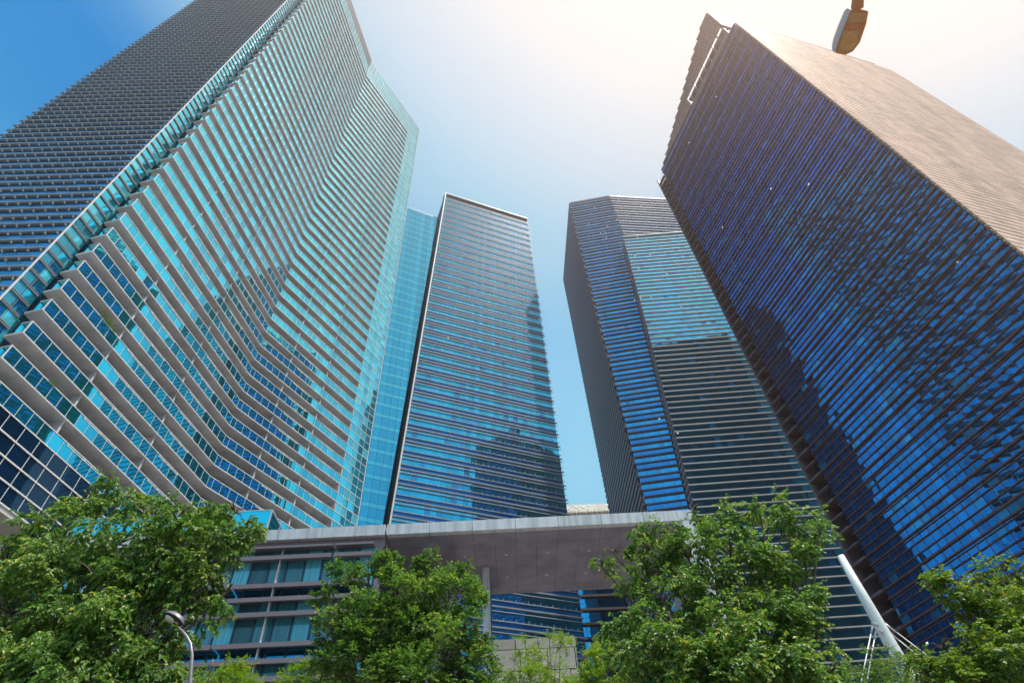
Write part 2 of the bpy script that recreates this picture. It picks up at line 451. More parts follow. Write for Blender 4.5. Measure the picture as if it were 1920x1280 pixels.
for k in range(NB + 1):
    zb = Z0 + k * PITCH
    last = k == NB
    s = MB()
    for a_, b_ in ((0, ADIV[0]), (ADIV[0], ADIV[1]), (ADIV[1], FA.L - 1.2)): FA.box(s, a_, b_, -2.1, -0.02, zb, zb + 0.30)
    bothfaces(s, -2.1, -0.02, zb, zb + 0.30, BDIV[0], FA.L - 1.2)
    for a_, b_ in ((BDIV[0], BDIV[1]), (BDIV[1], BEND)): FB.box(s, a_, b_, -2.1, -0.02, zb, zb + 0.30)
    if not last:
        for a in ADIV: FA.box(s, a, a + 0.22, -2.1, -0.25, zb + 0.30, zb + PITCH)
        for a in BDIV: FB.box(s, a, a + 0.22, -2.1, -0.25, zb + 0.30, zb + PITCH)
        FB.box(s, BEND - 0.02, BEND + 0.2, -2.3, -0.03, zb + 0.30, zb + PITCH)
    b = s.build('balcony', SOFFIT, LT)
    t = MB()
    if not last:
        bothfaces(t, -0.04, 0.06, zb - 0.02, zb + 0.09, FB.L)
        bothfaces(t, -0.04, 0.06, zb + HP - 0.09, zb + HP, FB.L)
        FA.box(t, -0.03, 0.06, -0.05, 0.062, zb - 0.025, zb + HP + 0.003)
        FA.box(t, -0.03, 0.06, -1.2, -0.05, zb + HP - 0.10, zb + HP + 0.003)
        FA.mull(t, 0, FA.L, 1.36, 0.0, 0.045, zb + 0.09, zb + HP - 0.09, 0.035)
        FB.mull(t, 0.8, BEND, 1.40, 0.0, 0.045, zb + 0.09, zb + HP - 0.09, 0.035)
        FB.mull(t, BEND, FB.L, 1.40, 0.0, 0.045, zb + 0.09, zb + PITCH - 0.02, 0.045)
        # open rail sections over the glass
        for FX, a0, a1 in ((FA, 10.2, 15.2), (FA, 21.2, 25.0), (FB, 8.2, 12.2), (FB, 17.0, 19.8)):
            FX.box(t, a0, a1, 0.02, 0.05, zb + HP - 0.30, zb + HP - 0.22)
            for q in range(3): FX.box(t, a0 + q * (a1 - a0) / 2 - 0.05, a0 + q * (a1 - a0) / 2 + 0.05, 0.0, 0.08, zb + HP - 0.32, zb + HP - 0.09)
        t.build('rail_trim', WHITE, b)
        if k < 24:
            for FX, a in ((FA, random.choice((3.2, 5.5, 7.4))), (FA, random.choice((12.5, 15.8))), (FA, 24.0), (FB, random.choice((4.0, 10.5)))):
                dl = MB(); cc = Vector(FX.at(a, -1.1, zb - 0.012)); dl.tube([cc, cc + Vector((0, 0, 0.011))], [0.11, 0.11], 10); dl.build('downlight', FIN, b)
        p = MB()
        FA.panes(p, 0.06, FA.L, 0.0, zb + 0.09, zb + HP - 0.09, 1.36, 0.007)
        FB.panes(p, 0.0, BEND, 0.0, zb + 0.09, zb + HP - 0.09, 1.40, 0.007)
        FB.panes(p, BEND, FB.L, 0.0, zb + 0.09, zb + HP - 0.09, 1.40, 0.007)
        FA.box(p, 0.02, 0.05, -1.2, -0.05, zb + 0.09, zb + HP - 0.10)
        p.build('parapet_glass', G['cyan'], b)
        w = MB()
        FB.panes(w, BEND + 0.2, FB.L - 0.05, -0.01, zb + HP, zb + PITCH - 0.02, 1.40, 0.003, 0, 0.35)
        w.build('corner_window', [G['strip'], BLIND], LT)
        w = MB()
        FA.panes(w, 0.3, FA.L + 0.3, -2.12, zb + 0.30, zb + PITCH, 1.9, 0.004)
        FB.panes(w, -0.5, BEND, -2.12, zb + 0.30, zb + PITCH, 1.9, 0.004)
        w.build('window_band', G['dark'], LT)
    else:
        bothfaces(t, -0.04, 0.06, zb - 0.02, zb + 0.12, FB.L)
        t.build('rail_trim', WHITE, b)
# flush glass below the lowest balcony
for i in range(4):
    z1 = Z0 - 0.02 - i * 1.66; z0 = z1 - 1.66
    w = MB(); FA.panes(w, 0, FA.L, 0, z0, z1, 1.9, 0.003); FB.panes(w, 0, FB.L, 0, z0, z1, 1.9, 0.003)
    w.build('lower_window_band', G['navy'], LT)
    t = MB(); FA.mull(t, 0, FA.L, 1.9, 0, 0.05, z0 + 0.06, z1 - 0.06, 0.05); FB.mull(t, 0, FB.L, 1.9, 0, 0.05, z0 + 0.06, z1 - 0.06, 0.05)
    bothfaces(t, -0.03, 0.10, z0 - 0.07, z0 + 0.06, FB.L)
    t.build('lower_frame', WHITE, LT)
m = MB(); bothfaces(m, -6, 0.0, Z0 - 7.2, Z0 - 6.75, FB.L - 0.1); m.build('undercroft_soffit', SOFFIT2, LT)
# crown glass above the balconies
zc = ZT + 0.14
w = MB(); t = MB()
hz = (ZROOF - zc) / 7
for i in range(7):
    z0 = zc + i * hz
    if i < 4: FA.panes(w, 0, FA.L, 0, z0, z0 + hz, 1.36, 0.003)
    FB.panes(w, 0, FB.L, 0, z0, z0 + hz, 1.40, 0.003)
    if i < 5: FA.box(t, 0, FA.L - 0.02, 0, 0.07, z0 - 0.05, z0 + 0.05)
    FB.box(t, 0.03, FB.L, 0, 0.07, z0 - 0.05, z0 + 0.05)
FA.mull(t, 0, FA.L, 1.36, 0, 0.05, zc, zc + 4 * hz, 0.05); FB.mull(t, 0.1, FB.L, 1.40, 0, 0.05, zc, ZROOF, 0.05)
FB.box(t, 0, FB.L, -0.4, 0.1, ZROOF, ZROOF + 0.25)
FB.box(t, FB.L - 0.05, FB.L + 0.07, -0.1, 0.09, Z0 - 7, ZROOF)
w.build('crown_glass', G['cyan'], LT); t.build('crown_frame', WHITE, LT)
t = MB()
for i in range(8): FA.box(t, 0, FA.L - 0.1, -0.3, 0.12, zc + 4 * hz + 0.2 + i * 0.85, zc + 4 * hz + 0.62 + i * 0.85)
t.build('roof_louvre', BRONZE, LT)
# glazed strip beside the balconies and the shelved dark face
q1 = Vector(FA.at(0.15, -2.5, 0)[:2])
FG = Face(Cq, (q1.x, q1.y))
for k in range(-10, 54):
    z = Z0 + k * PITCH - 0.5
    if z > ZROOF - 1: break
    w = MB(); t = MB()
    for h in (0, PITCH / 2):
        FG.panes(w, 0.05, FG.L + 0.75, 0.02, z + h, z + h + PITCH / 2, 1.25, 0.006, 0, 0.3)
        FG.box(t, 0.05, FG.L - 0.08, 0.03, 0.16, z + h - 0.02, z + h + 0.10)
        FG.box(t, 0.05, FG.L - 0.08, 0.03, 0.12, z + h + 0.24, z + h + 0.32)
        FG.box(t, FG.L / 2 - 0.03, FG.L / 2 + 0.03, 0.02, 0.07, z + h + 0.32, z + h + PITCH / 2 - 0.02)
    w.build('side_window', [G['strip'], BLIND], LT); t.build('spandrel_band', BRONZE, LT)
    w = MB(); t = MB()
    for h in (0, PITCH / 2):
        FLD.panes(w, 0, FLD.L - 0.05, 0.0, z + h, z + h + PITCH / 2, 1.4, 0.004)
        FLD.box(t, -0.35, FLD.L - 0.02, 0.02, 0.26, z + h - 0.03, z + h + 0.03)
        FLD.box(t, -0.35, FLD.L - 0.02, 0.22, 0.28, z + h + 0.032, z + h + 0.25)
        for i in range(17):
            a = 0.4 + i * 1.36
            t.cur = 1; FLD.box(t, a, a + 0.05, 0.01, 0.24, z + h - 0.36, z + h - 0.06)
            FLD.box(t, a - 0.03, a + 0.06, 0.285, 0.30, z + h + 0.03, z + h + 0.09)
        t.cur = 0
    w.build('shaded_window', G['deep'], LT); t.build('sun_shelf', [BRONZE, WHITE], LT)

t = MB(); FG.box(t, -0.10, 0.045, -0.05, 0.14, 0, ZROOF); t.build('corner_trim', WHITE, LT)

# ------------------------------------------------------------------ flat blue glass tower between
NT = thing('glass_tower', 'flat light blue glass tower squeezed between the balcony tower and the white finned tower', 'tower', (-32, 124, 0))
NL = (-46.0, 115.4); NR = (-20.6, 127.5)
FN = Face(NL, NR)
m = MB(); m.prism([FN.at(0, -0.1, 0)[:2], FN.at(FN.L, -0.1, 0)[:2], (-26, 140), (-52, 129)], 0, 223 + E); m.build('core_wall', DARK, NT)
zt = 223 + E
for i in range(55):
    z = zt - (i + 1) * 4.0
    w = MB(); FN.panes(w, 0, FN.L - 2.6, 0, z, z + 2.7, 1.95, 0.003, 0.03); w.build('window_band', G['blue'], NT)
    w = MB(); FN.panes(w, 0, FN.L - 2.6, 0.0, z + 2.78, z + 3.95, 1.95, 0.003, 0.03); w.build('spandrel_band', G['blue_pale'], NT)
    w = MB(); FN.panes(w, FN.L - 2.55, FN.L, 0.0, z, z + 3.9, 0.9, 0.003, 0.03); w.build('end_window', G['blue'], NT)
t = MB(); FN.box(t, 0, FN.L, -0.5, 0.06, zt, zt + 0.3); t.build('parapet', PANEL, NT)

# ------------------------------------------------------------------ white finned tower (centre)
MT = thing('finned_tower', 'blue glass tower with white fins and a white blade on its leaning left edge', 'tower', (-3, 132, 0))
Ml = (-19.1, 124.92); Mr = (16.6, 139.45)
FM = Face(Ml, Mr); ZMT = 240 + E
def ml(z): return -(240 - (z - E)) * 0.0500
zb = 0
m = MB()
a0, a1 = FM.at(ml(0), -0.15, 0), FM.at(FM.L - 0.1, -0.15, 0)
b0, b1 = FM.at(0, -0.15, 0), a1
bk = Vector((-0.37, 0.93)) * 14
m.hexa([(a0[0], a0[1], 0), (a1[0], a1[1], 0), (a1[0] + bk.x, a1[1] + bk.y, 0), (a0[0] + bk.x, a0[1] + bk.y, 0),
        (b0[0], b0[1], ZMT), (b1[0], b1[1], ZMT), (b1[0] + bk.x, b1[1] + bk.y, ZMT), (b0[0] + bk.x, b0[1] + bk.y, ZMT)])
m.build('core_wall', DARK, MT)
for k in range(52):
    zt_ = 164.4 + E + 4.5 * 17 - 4.5 * k      # thick fin of this storey
    if zt_ > ZMT: continue
    if zt_ - 4.5 < 1: break
    L0 = ml(zt_) + 0.5
    w = MB(); FM.panes(w, L0, FM.L, 0, zt_ - 3.05, zt_, 1.5, 0.008, 0, 0.07, 0.004); w.build('window_band', [G['louv'], BLIND2, LIT], MT)
    w = MB(); FM.panes(w, L0 - 0.05, FM.L, 0.0, zt_ - 4.5 + 0.02, zt_ - 3.07, 3.0, 0.001); w.build('spandrel_band', G['spand'], MT)
    t = MB()
    FM.box(t, L0, FM.L + 0.5, 0.02, 0.40, zt_ - 0.07, zt_ + 0.07)
    FM.box(t, L0, FM.L + 0.5, 0.34, 0.42, zt_ + 0.072, zt_ + 0.17)
    FM.box(t, L0, FM.L + 0.5, 0.20, 0.42, zt_ - 1.10, zt_ - 0.96)
    FM.box(t, L0, FM.L + 0.4, 0.30, 0.42, zt_ - 3.16, zt_ - 3.06)
    FM.box(t, L0, FM.L + 0.4, 0.10, 0.24, zt_ - 3.02, zt_ - 2.92)
    n = int((FM.L - L0) / 1.5)
    for i in range(n):
        a = L0 + 0.6 + i * 1.5
        hh = 0.55 if i % 2 else 1.0
        FM.box(t, a - 0.03, a + 0.03, 0.03, 0.38, zt_ - 3.05, zt_ - 3.05 + hh * 0.7)
    t.build('sun_fin', SILVER, MT)
t = MB()
def slant(mb, a_lo, a_hi, d0, d1, z0, z1, w):
    mb.hexa([FM.at(a_lo, d1, z0), FM.at(a_lo + w, d1, z0), FM.at(a_lo + w, d0, z0), FM.at(a_lo, d0, z0),
             FM.at(a_hi, d1, z1), FM.at(a_hi + w, d1, z1), FM.at(a_hi + w, d0, z1), FM.at(a_hi, d0, z1)])
slant(t, ml(0), 0, -0.1, 0.95, 0, ZMT, 0.40)
t.build('edge_blade', WHITE, MT)
t = MB(); FM.box(t, 0.42, FM.L + 0.3, -0.4, 0.55, ZMT, ZMT + 0.45); t.build('parapet', SILVER, MT)
t = MB(); slant(t, ml(0) - 0.42, -0.42, -1.2, -0.2, 0, ZMT - 1, 0.38); t.build('edge_recess', DARK, MT)

# ------------------------------------------------------------------ building with trellised roof in the gap
GT = thing('distant_block', 'distant lower block with wrinkled pale roof canopy seen through the gap between the towers', 'building', (44, 190, 0))
FGd = Face((15.6, 190), (69, 190.6))
m = MB(); m.prism([(15.6, 190.2), (69, 190.8), (69, 218), (15.6, 218)], 0, 116 + E); m.build('core_wall', DARK, GT)
for i in range(26):
    z = 116 + E - 4.4 * (i + 1)
    w = MB(); FGd.panes(w, 0, FGd.L, 0, z + 0.9, z + 4.0, 1.6, 0.008); w.build('window_band', G['royal'], GT)
    t = MB(); FGd.box(t, 0, FGd.L, -0.1, 0.55, z + 0.1, z + 0.85); t.build('sun_shelf', BROWN, GT)
w = MB(); FGd.panes(w, 0.5, FGd.L, 0.1, 116.3 + E, 119.7 + E, 1.2, 0.05); w.build('top_window', G['strip'], GT)
t = MB()
for i in range(46):
    a = i * 0.52 + random.uniform(-0.1, 0.1)
    FGd.box(t, a, a + 0.1, 0.0, 0.9, 119.5 + E, 120.7 + E)
t.build('roof_railing', BROWN, GT)
t = MB()
for i in range(26):                            # crumpled roof sheets
    for j in range(5):
        z = 120.4 + E + j * 1.12; a = 1 + i * 0.87
        d = 0.6 - j * 0.75
        r = lambda: random.uniform(-0.22, 0.22)
        t.quad(FGd.at(a + r(), d + r(), z), FGd.at(a + 0.9 + r(), d + r(), z), FGd.at(a + 0.9 + r(), d - 0.75 + r(), z + 1.12 + r()), FGd.at(a + r(), d - 0.75 + r(), z + 1.12 + r()))
FGd.box(t, 1, 23.6, -8, -3.9, 119.9 + E, 125.6 + E)
t.build('roof_canopy', TRELLIS, GT)

# ------------------------------------------------------------------ bronze louvred tower (right of the gap)
TT = thing('bronze_tower', 'dark bronze louvred tower with blue bands and a lower projecting slab in front', 'tower', (55, 135, 0))
T1 = (33.3, 165.5); T2 = (34.3, 127.2); T3 = (50.95, 124.73); T4 = (98, 130.0)
F1 = Face(T1, T2); F2 = Face(T2, T3); F4 = Face(T3, T4)
ZTT = 230 + E
m = MB(); m.prism([(33.7, 165.5), (34.6, 127.6), (50.95, 125.1), (98, 130.4), (98, 165)], 0, ZTT - 0.3); m.build('core_wall', DARK, TT)
for k in range(57):
    zs = ZTT - 4.0 * (k + 1)
    if zs < 1: break
    w = MB(); F1.panes(w, 0, F1.L, 0, zs, zs + 4, 1.5, 0.004); w.build('side_window', G['royal'], TT)
    t = MB()
    for h in (0, 2.0):
        F1.box(t, -0.4, F1.L - 0.05, 0.02, 0.62, zs + h, zs + h + 0.12)
        F1.box(t, -0.4, F1.L - 0.05, 0.50, 0.64, zs + h + 0.122, zs + h + 1.02)
    F1.mull(t, 0.5, F1.L, 1.5, 0.0, 0.48, zs + 0.13, zs + 1.9, 0.10)
    t.build('side_louvre', BROWN, TT)
    w = MB()
    for FX in (F2, F4):
        FX.panes(w, 0.02, FX.L, 0, zs, zs + 1.98, 1.45, 0.005, 0, 0.12, 0.02)
    w.build('window_band', [G['royal'], BLIND2, LIT], TT)
    w = MB()
    for FX in (F2, F4):
        FX.panes(w, 0.02, FX.L, 0, zs + 2.0, zs + 3.98, 1.45, 0.004)
    w.build('spandrel_band', G['royal_sp'], TT)
    t = MB()
    for FX in (F2, F4):
        FX.box(t, 0.03, FX.L, 0.02, 0.30, zs - 0.17, zs + 0.17)
        FX.box(t, 0.03, FX.L, 0.02, 0.34, zs + 1.80, zs + 1.92)
        FX.box(t, 0.03, FX.L, 0.02, 0.34, zs + 2.10, zs + 2.24)
        FX.mull(t, 0.7, FX.L, 1.45, 0, 0.04, zs + 0.23, zs + 3.76, 0.05)
    t.build('sun_louvre', BROWN, TT)
t = MB()
for FX in (F1, F2, F4): FX.box(t, 0, FX.L, -0.3, 0.25, ZTT, ZTT + 1.1)
t.build('parapet', BROWN, TT)
# projecting slab
FT3 = Face((40.0, 121.42), (96, 119.2)); ZA = 191.8 + E
def tl(z): return (z / ZA) * 9.3 - 0.1
m = MB()
p0, p1, p2 = FT3.at(tl(0) + 0.3, -0.2, 0), FT3.at(tl(ZA) + 0.3, -0.2, 0), FT3.at(FT3.L, -0.2, 0)
m.hexa([(p0[0], p0[1], 0), (p2[0], p2[1], 0), (p2[0], 129, 0), (p0[0], 125.9, 0), (p1[0], p1[1], ZA), (p2[0], p2[1], ZA), (p2[0], 129, ZA), (p1[0], 125.2, ZA)])
m.build('slab_wall', BROWN, TT)
for k in range(47):
    zs = ZA - 4.04 * (k + 1)
    if zs < 1: break
    w = MB(); t = MB(); L0 = tl(zs + 2)
    for h in range(2):
        z = zs + h * 2.02
        FT3.panes(w, L0, FT3.L, 0, z, z + 2.01, 1.5, 0.008, 0, 0.06, 0.008)
        FT3.box(t, tl(z) - 0.1, FT3.L, 0.02, 0.24, z + 0.0, z + 0.22)
        # return of each louvre round the left edge
        q0 = FT3.at(tl(z) - 0.1, 0.0, 0); 
        t.box(q0[0], q0[0] + 0.35, q0[1], q0[1] + 3.6, z + 0.0, z + 0.9)
    w.build('slab_window', [G['slab'], BLIND2, LIT], TT)
    t.build('slab_louvre', MAUVE, TT)
    t = MB()
    for h in range(2):
        z = zs + h * 2.02
        FT3.box(t, tl(z) - 0.1, FT3.L, 0.242, 0.29, z - 0.02, z + 0.24)
    t.build('louvre_lip', FIN, TT)
t = MB(); FT3.box(t, tl(ZA), FT3.L, -0.3, 0.5, ZA, ZA + 0.5); t.build('slab_parapet', FIN, TT)

# ------------------------------------------------------------------ copper tower (right)
RT = thing('copper_tower', 'huge copper brown louvred tower at right with rippled blue glass and an open slatted crown', 'tower', (90, 80, 0))
R0 = (53.37, 84.87); R1 = (65.94, 44.23); R2 = (111.8, 58.17); R3 = (85.0, 87.0)
FR = Face(R0, R1); FS = Face(R1, R2); ZRT = 171 + E
m = MB()
cR = [FR.at(0, -0.15, 0)[:2], (66.15, 44.6), (111.6, 58.5), R3]
m.prism(cR, 0, ZRT - 0.4); m.build('core_wall', DARK, RT)
ROW = 1.27; ST = 4 * ROW
for k in range(34):
    zs = ZRT - ST * (k + 1)
    if zs < 0.5: break
    w = MB(); FR.panes(w, 0, FR.L - 0.03, 0, zs, zs + ST, 1.5, 0.0)
    w = MB()
    for h in range(4): FR.panes(w, 0, FR.L - 0.03, 0, zs + h * ROW, zs + (h + 1) * ROW, 1.5, 0.012, 0, 0.07, 0.002)
    w.build('window_band', [G['wavy'], BLIND2, LIT], RT)
    t = MB()
    for h in range(4):
        z = zs + h * ROW
        dpt = (0.28, 0.19, 0.19, 0.23)[h]; th = (0.22, 0.10, 0.10, 0.16)[h]
        FR.box(t, -0.2, FR.L + 0.30, 0.012, dpt, z, z + th)
        if h == 3: FR.box(t, 0, FR.L - 0.1, 0.012, 0.16, z - 0.38, z - 0.31)
    t.cur = 1
    for h in range(4): FR.box(t, FR.L + 0.302, FR.L + 0.36, 0.02, 0.36, zs + h * ROW, zs + h * ROW + 0.30)
    t.cur = 0
    FR.mull(t, 0.6, FR.L - 0.4, 1.5, 0, 0.05, zs + 0.25, zs + ST - 0.01, 0.06)
    t.build('sun_louvre', [COPPER, FIN], RT)
    w = MB()
    for h in range(4): FS.panes(w, 0.03, FS.L, 0, zs + h * ROW, zs + (h + 1) * ROW, 2.0, 0.004)
    w.build('street_window', G['louv'], RT)
    t = MB()
    for h in range(4):
        z = zs + h * ROW
        off = random.uniform(0, 2)
        FS.box(t, 0.06, FS.L + 0.36, 0.012, 0.46, z, z + 0.10)
        a = -0.05
        nxt = off
        while a < FS.L + 0.4:
            b_ = min(nxt, FS.L + 0.4)
            if b_ - a > 0.1: FS.box(t, a, b_ - 0.03, 0.42, 0.51, z + 0.102, z + 1.02)
            a = nxt; nxt += 2.9
    t.build('plank_louvre', TAN, RT)
# recessed vertical slot at the far end of the big face
t = MB(); FR.box(t, -3.3, -0.25, -3.0, -2.6, 0, ZRT - 0.4); t.build('slot_wall', DARK, RT)
for k in range(34):
    zs = ZRT - ST * (k + 1)
    if zs < 0.5: break
    t = MB()
    FR.box(t, -3.4, -0.3, -2.4, 0.3, zs, zs + 0.4)
    FR.box(t, -3.4, -0.3, -0.6, 0.2, zs + ST / 2, zs + ST / 2 + 0.25)
    FR.box(t, -3.4, -3.05, -2.4, 0.3, zs + 0.41, zs + ST - 0.01)
    t.build('slot_louvre', BROWN, RT)
# open crown
q = FR.at(40.1, 0, 0); FCS = Face(q[:2], (q[0] + FS.t.x * 57.1, q[1] + FS.t.y * 57.1))
def smin(z):
    u_ = (z - E - 171.0) / (190.7 - 171.0)
    return max(-0.2, 37.5 * u_ ** 1.05 - 0.4)
t = MB()
for i in range(15):
    z = 172.3 + E + i * 1.27
    if z > 176.8 + E:
        FR.box(t, smin(z), 40.4, 0.0, 0.34, z, z + 0.42)
        FCS.box(t, 0.0, FCS.L - abs(random.gauss(0, 0.8)), 0.0, 0.5, z, z + 1.02)
    else:
        FR.box(t, smin(z), 20.2, 0.0, 0.34, z, z + 0.42)
        FCS.box(t, 12.0, FCS.L, 0.0, 0.5, z, z + 1.02)
FR.box(t, -0.2, 20.2, -0.3, -0.02, ZRT - 0.45, 172.5 + E); FR.box(t, 20.2, 40.1, -0.4, 0.1, ZRT - 0.45, ZRT + 1.6)
t.cur = 1
for i in range(16):
    a = 0.3 + i * 2.65
    zt_ = 172.3 + E + 1.27 * max([j for j in range(15) if smin(172.3 + E + j * 1.27) <= a] or [0]) + 0.4
    FR.box(t, a - 0.12, a + 0.12, -0.5, -0.02, ZRT - 0.3, zt_)
for i in range(18):
    a = 0.4 + i * (FCS.L - 1.5) / 17
    FCS.box(t, a - 0.12, a + 0.12, -0.5, -0.02, ZRT - 0.3, 190.4 + E)
FR.box(t, 20, 40.1, -2.2, -0.52, 176.9 + E, 177.3 + E)
FR.box(t, 21.5, 32.5, -0.9, -0.52, ZRT + 0.2, 174.2 + E)
t.build('crown_louvre', [COPPER, BROWN], RT)
# ------------------------------------------------------------------ podium with canopy
PD = thing('podium_building', 'low podium with teal curtained windows, mauve sun blades and a pale fascia', 'building', (-22, 34, 0))
FP = Face((-44, 30), (-6.62, 30))
zf0, zf1 = 18.03 + E, 18.66 + E
m = MB(); m.prism([(-44, 30.35), (-6.75, 30.35), (-6.75, 37), (-44, 37)], 0, zf0); m.build('core_wall', DARK, PD)
t = MB(); a = 0; n = 0
while a < FP.L:
    b_ = min(a + 2.42, FP.L); FP.box(t, a + 0.012, b_ - 0.012, -6.6, 0.35, zf0 + 0.004, zf1); a = b_
t.build('fascia', PANEL, PD)
t = MB(); FP.box(t, 0, FP.L, -0.3, 0.05, zf0 - 0.55, zf0); FP.box(t, FP.L - 0.35, FP.L - 0.05, -0.3, 0.10, 0, zf0 - 0.555); t.build('header', BLADE, PD)
levels = [19.07, 18.52, 16.97, 16.25, 15.48, 14.01, 13.26, 12.48, 11.0, 10.25, 9.5, 8.0, 7.2, 6.4, 4.9]
for i, z in enumerate(levels):
    t = MB()
    a = -0.4
    k = 0
    while a < FP.L - 0.5:
        b_ = min(a + 5.02, FP.L - 0.45)
        h = 0.20 if i else 0.14
        FP.box(t, a + 0.06, b_ - 0.06, 0.05, 0.55, z - 0.03, z + 0.03)
        FP.box(t, a + 0.06, b_ - 0.06, 0.50, 0.57, z - 0.16 if i else z - 0.05, z + 0.06)
        a = b_; k += 1
    t.build('sun_blade', BLADE, PD)
for i in range(len(levels) - 1):
    w = MB()
    FP.panes(w, 0, FP.L - 0.4, 0.0, levels[i + 1], levels[i], 0.96, 0.004, 0.05)
    w.build('window_band', G['deep'] if i in (2, 5, 8, 11) else G['pod'], PD)
t = MB()
FP.mull(t, 0, FP.L - 0.4, 0.96, -0.03, 0.03, 3, 19.1, 0.11)
t.build('mullion', mat('dark_blue_mullion', (0.03, 0.06, 0.11), 0.4, 0.3), PD)
for a in (31.95 - 5.02 * 2, 31.95 - 5.02, 31.95):
    t = MB(); t.tube([FP.at(a, 0.32, 3), FP.at(a, 0.32, 19.0)], [0.07, 0.07], 10); t.build('downpipe', STEEL, PD, True)

CN = thing('canopy', 'broad flat entrance canopy with pale fascia and mauve soffit beside the podium', 'canopy', (2, 33, 0))
t = MB()
xs = [-6.55, -4.18, -1.80, 0.58, 2.95, 5.33, 7.70, 10.1, 10.55]
for a, b_ in zip(xs[:-1], xs[1:]):
    t.box(a + 0.012, b_ - 0.012, 29.65, 30.0, zf0, zf1)
t.box(10.15, 10.55, 30.003, 37.2, zf0, zf1)
t.box(-6.55, 10.14, 30.003, 37.2, zf1 - 0.1, zf1 - 0.003)
t.build('fascia', PANEL, CN)
t = MB()
for j, (y0, y1) in enumerate(((30.003, 31.2), (31.2, 33.7), (33.7, 36.2), (36.2, 37.2))):
    step = 2.375 if j in (0, 3) else 1.1875
    a = -6.55
    while a < 10.1:
        t.box(a + 0.008, min(a + step, 10.14) - 0.008, y0 + 0.008, y1 - 0.008, zf0 - 0.0, zf0 + 0.2)
        a += step
t.build('soffit', SOFPANEL, CN)
for x in (-4.8, -2.4, 0.0, 2.4, 4.8, 7.2):
    for y in (32.4, 35.0):
        t = MB(); t.tube([(x, y, zf0 - 0.012), (x, y, zf0 - 0.001)], [0.10, 0.10], 12); t.build('downlight', STEEL, CN)
t = MB(); t.box(-6.55, 10.1, 30.01, 37.1, zf0 + 0.01, zf0 + 0.05); t.build('joint_backing', JOINT, CN)
t = MB()
z = 0
while z < zf0 - 0.05:
    z1 = min(z + 1.15, zf0 - 0.01); t.box(-1.46, -1.04, 33.7, 33.9, z + 0.012, z1); z += 1.15
t.build('pillar_front', PANEL, CN)
t = MB(); t.box(-1.45, -1.05, 33.903, 37.0, 0, zf0 - 0.01); t.build('blade_pillar', BLADE, CN)
t = MB()
z = zf0
zz = [zf0 - 0.01, zf0 - 1.1, zf0 - 2.7, zf0 - 4.3, zf0 - 5.9, zf0 - 7.5, zf0 - 9.1, zf0 - 10.7, 0]
for a, b_ in zip(zz[:-1], zz[1:]): t.box(9.55, 10.55, 29.66, 30.1, b_ + 0.015, a)
t.box(10.1, 10.55, 30.103, 37, 0, zf0 - 0.02)
t.build('end_leg', PANEL, CN)

TE = thing('roof_terrace', 'glass railed brown stone terrace perched behind the podium fascia', 'terrace', (-17, 33, zf1))
t = MB(); t.box(-26, -14.1, 31.5, 35.8, zf1 - 0.02, 19.95 + E); t.build('stone_base', TERR, TE)
t = MB(); t.box(-26, -14.12, 31.48, 31.5, 19.98 + E, 21.15 + E); t.box(-14.12, -14.1, 31.5, 36, 19.98 + E, 21.15 + E); t.build('glass_panel', G['cyan'], TE)
t = MB(); t.box(-26, -14.06, 31.45, 31.52, 21.15 + E, 21.22 + E); t.box(-14.13, -14.06, 31.52, 36, 21.15 + E, 21.22 + E)
for x in (-26, -22, -18, -14.1): t.box(x - 0.04, x + 0.04, 31.44, 31.52, 19.96 + E, 21.15 + E)
for y in (33.2, 35.5): t.box(-14.14, -14.05, y, y + 0.07, 19.96 + E, 21.15 + E)
t.build('handrail', STEEL, TE)

SW = thing('granite_wall', 'speckled granite block wall below the canopy pillar', 'wall', (1, 24.6, 0))
t = MB()
rows = [(0, 2.2), (2.2, 3.4), (3.4, 5.4), (5.4, 6.3), (6.3, 8.0), (8.0, 8.55), (8.55, 9.55), (9.55, 10.28), (10.28, 11.05), (11.05, 11.45)]
for j, (z0, z1) in enumerate(rows):
    a = -0.70; i = 0
    while a < 2.5:
        wd = 0.88 + 0.08 * ((i * 3 + j) % 3)
        b_ = min(a + wd, 2.5)
        t.box(a + 0.016, b_ - 0.016, 24.0 + random.uniform(0, 0.02), 25.4, z0 + 0.016, z1 - 0.016)
        a = b_; i += 1
t.build('block_course', GRANITE, SW)
t = MB(); t.box(-0.68, 2.48, 24.06, 25.38, 0, 11.42); t.build('mortar_core', JOINT, SW)
RW = MB(); RW.hexa([(-9, 34.2, 0), (-1.5, 34.2, 0), (-1.5, 34.6, 0), (-9, 34.6, 0), (-6.0, 34.2, 21.0), (-2.9, 34.2, 18.0), (-2.9, 34.6, 18.0), (-6.0, 34.6, 21.0)])
RWo = RW.build('sloping_wall', mat('grey_sloped_wall', (0.30, 0.29, 0.30), 0.7, 0, 0.1, 1.0))
tag(RWo, 'grey sloping wall glimpsed behind the round central tree under the canopy', 'wall')

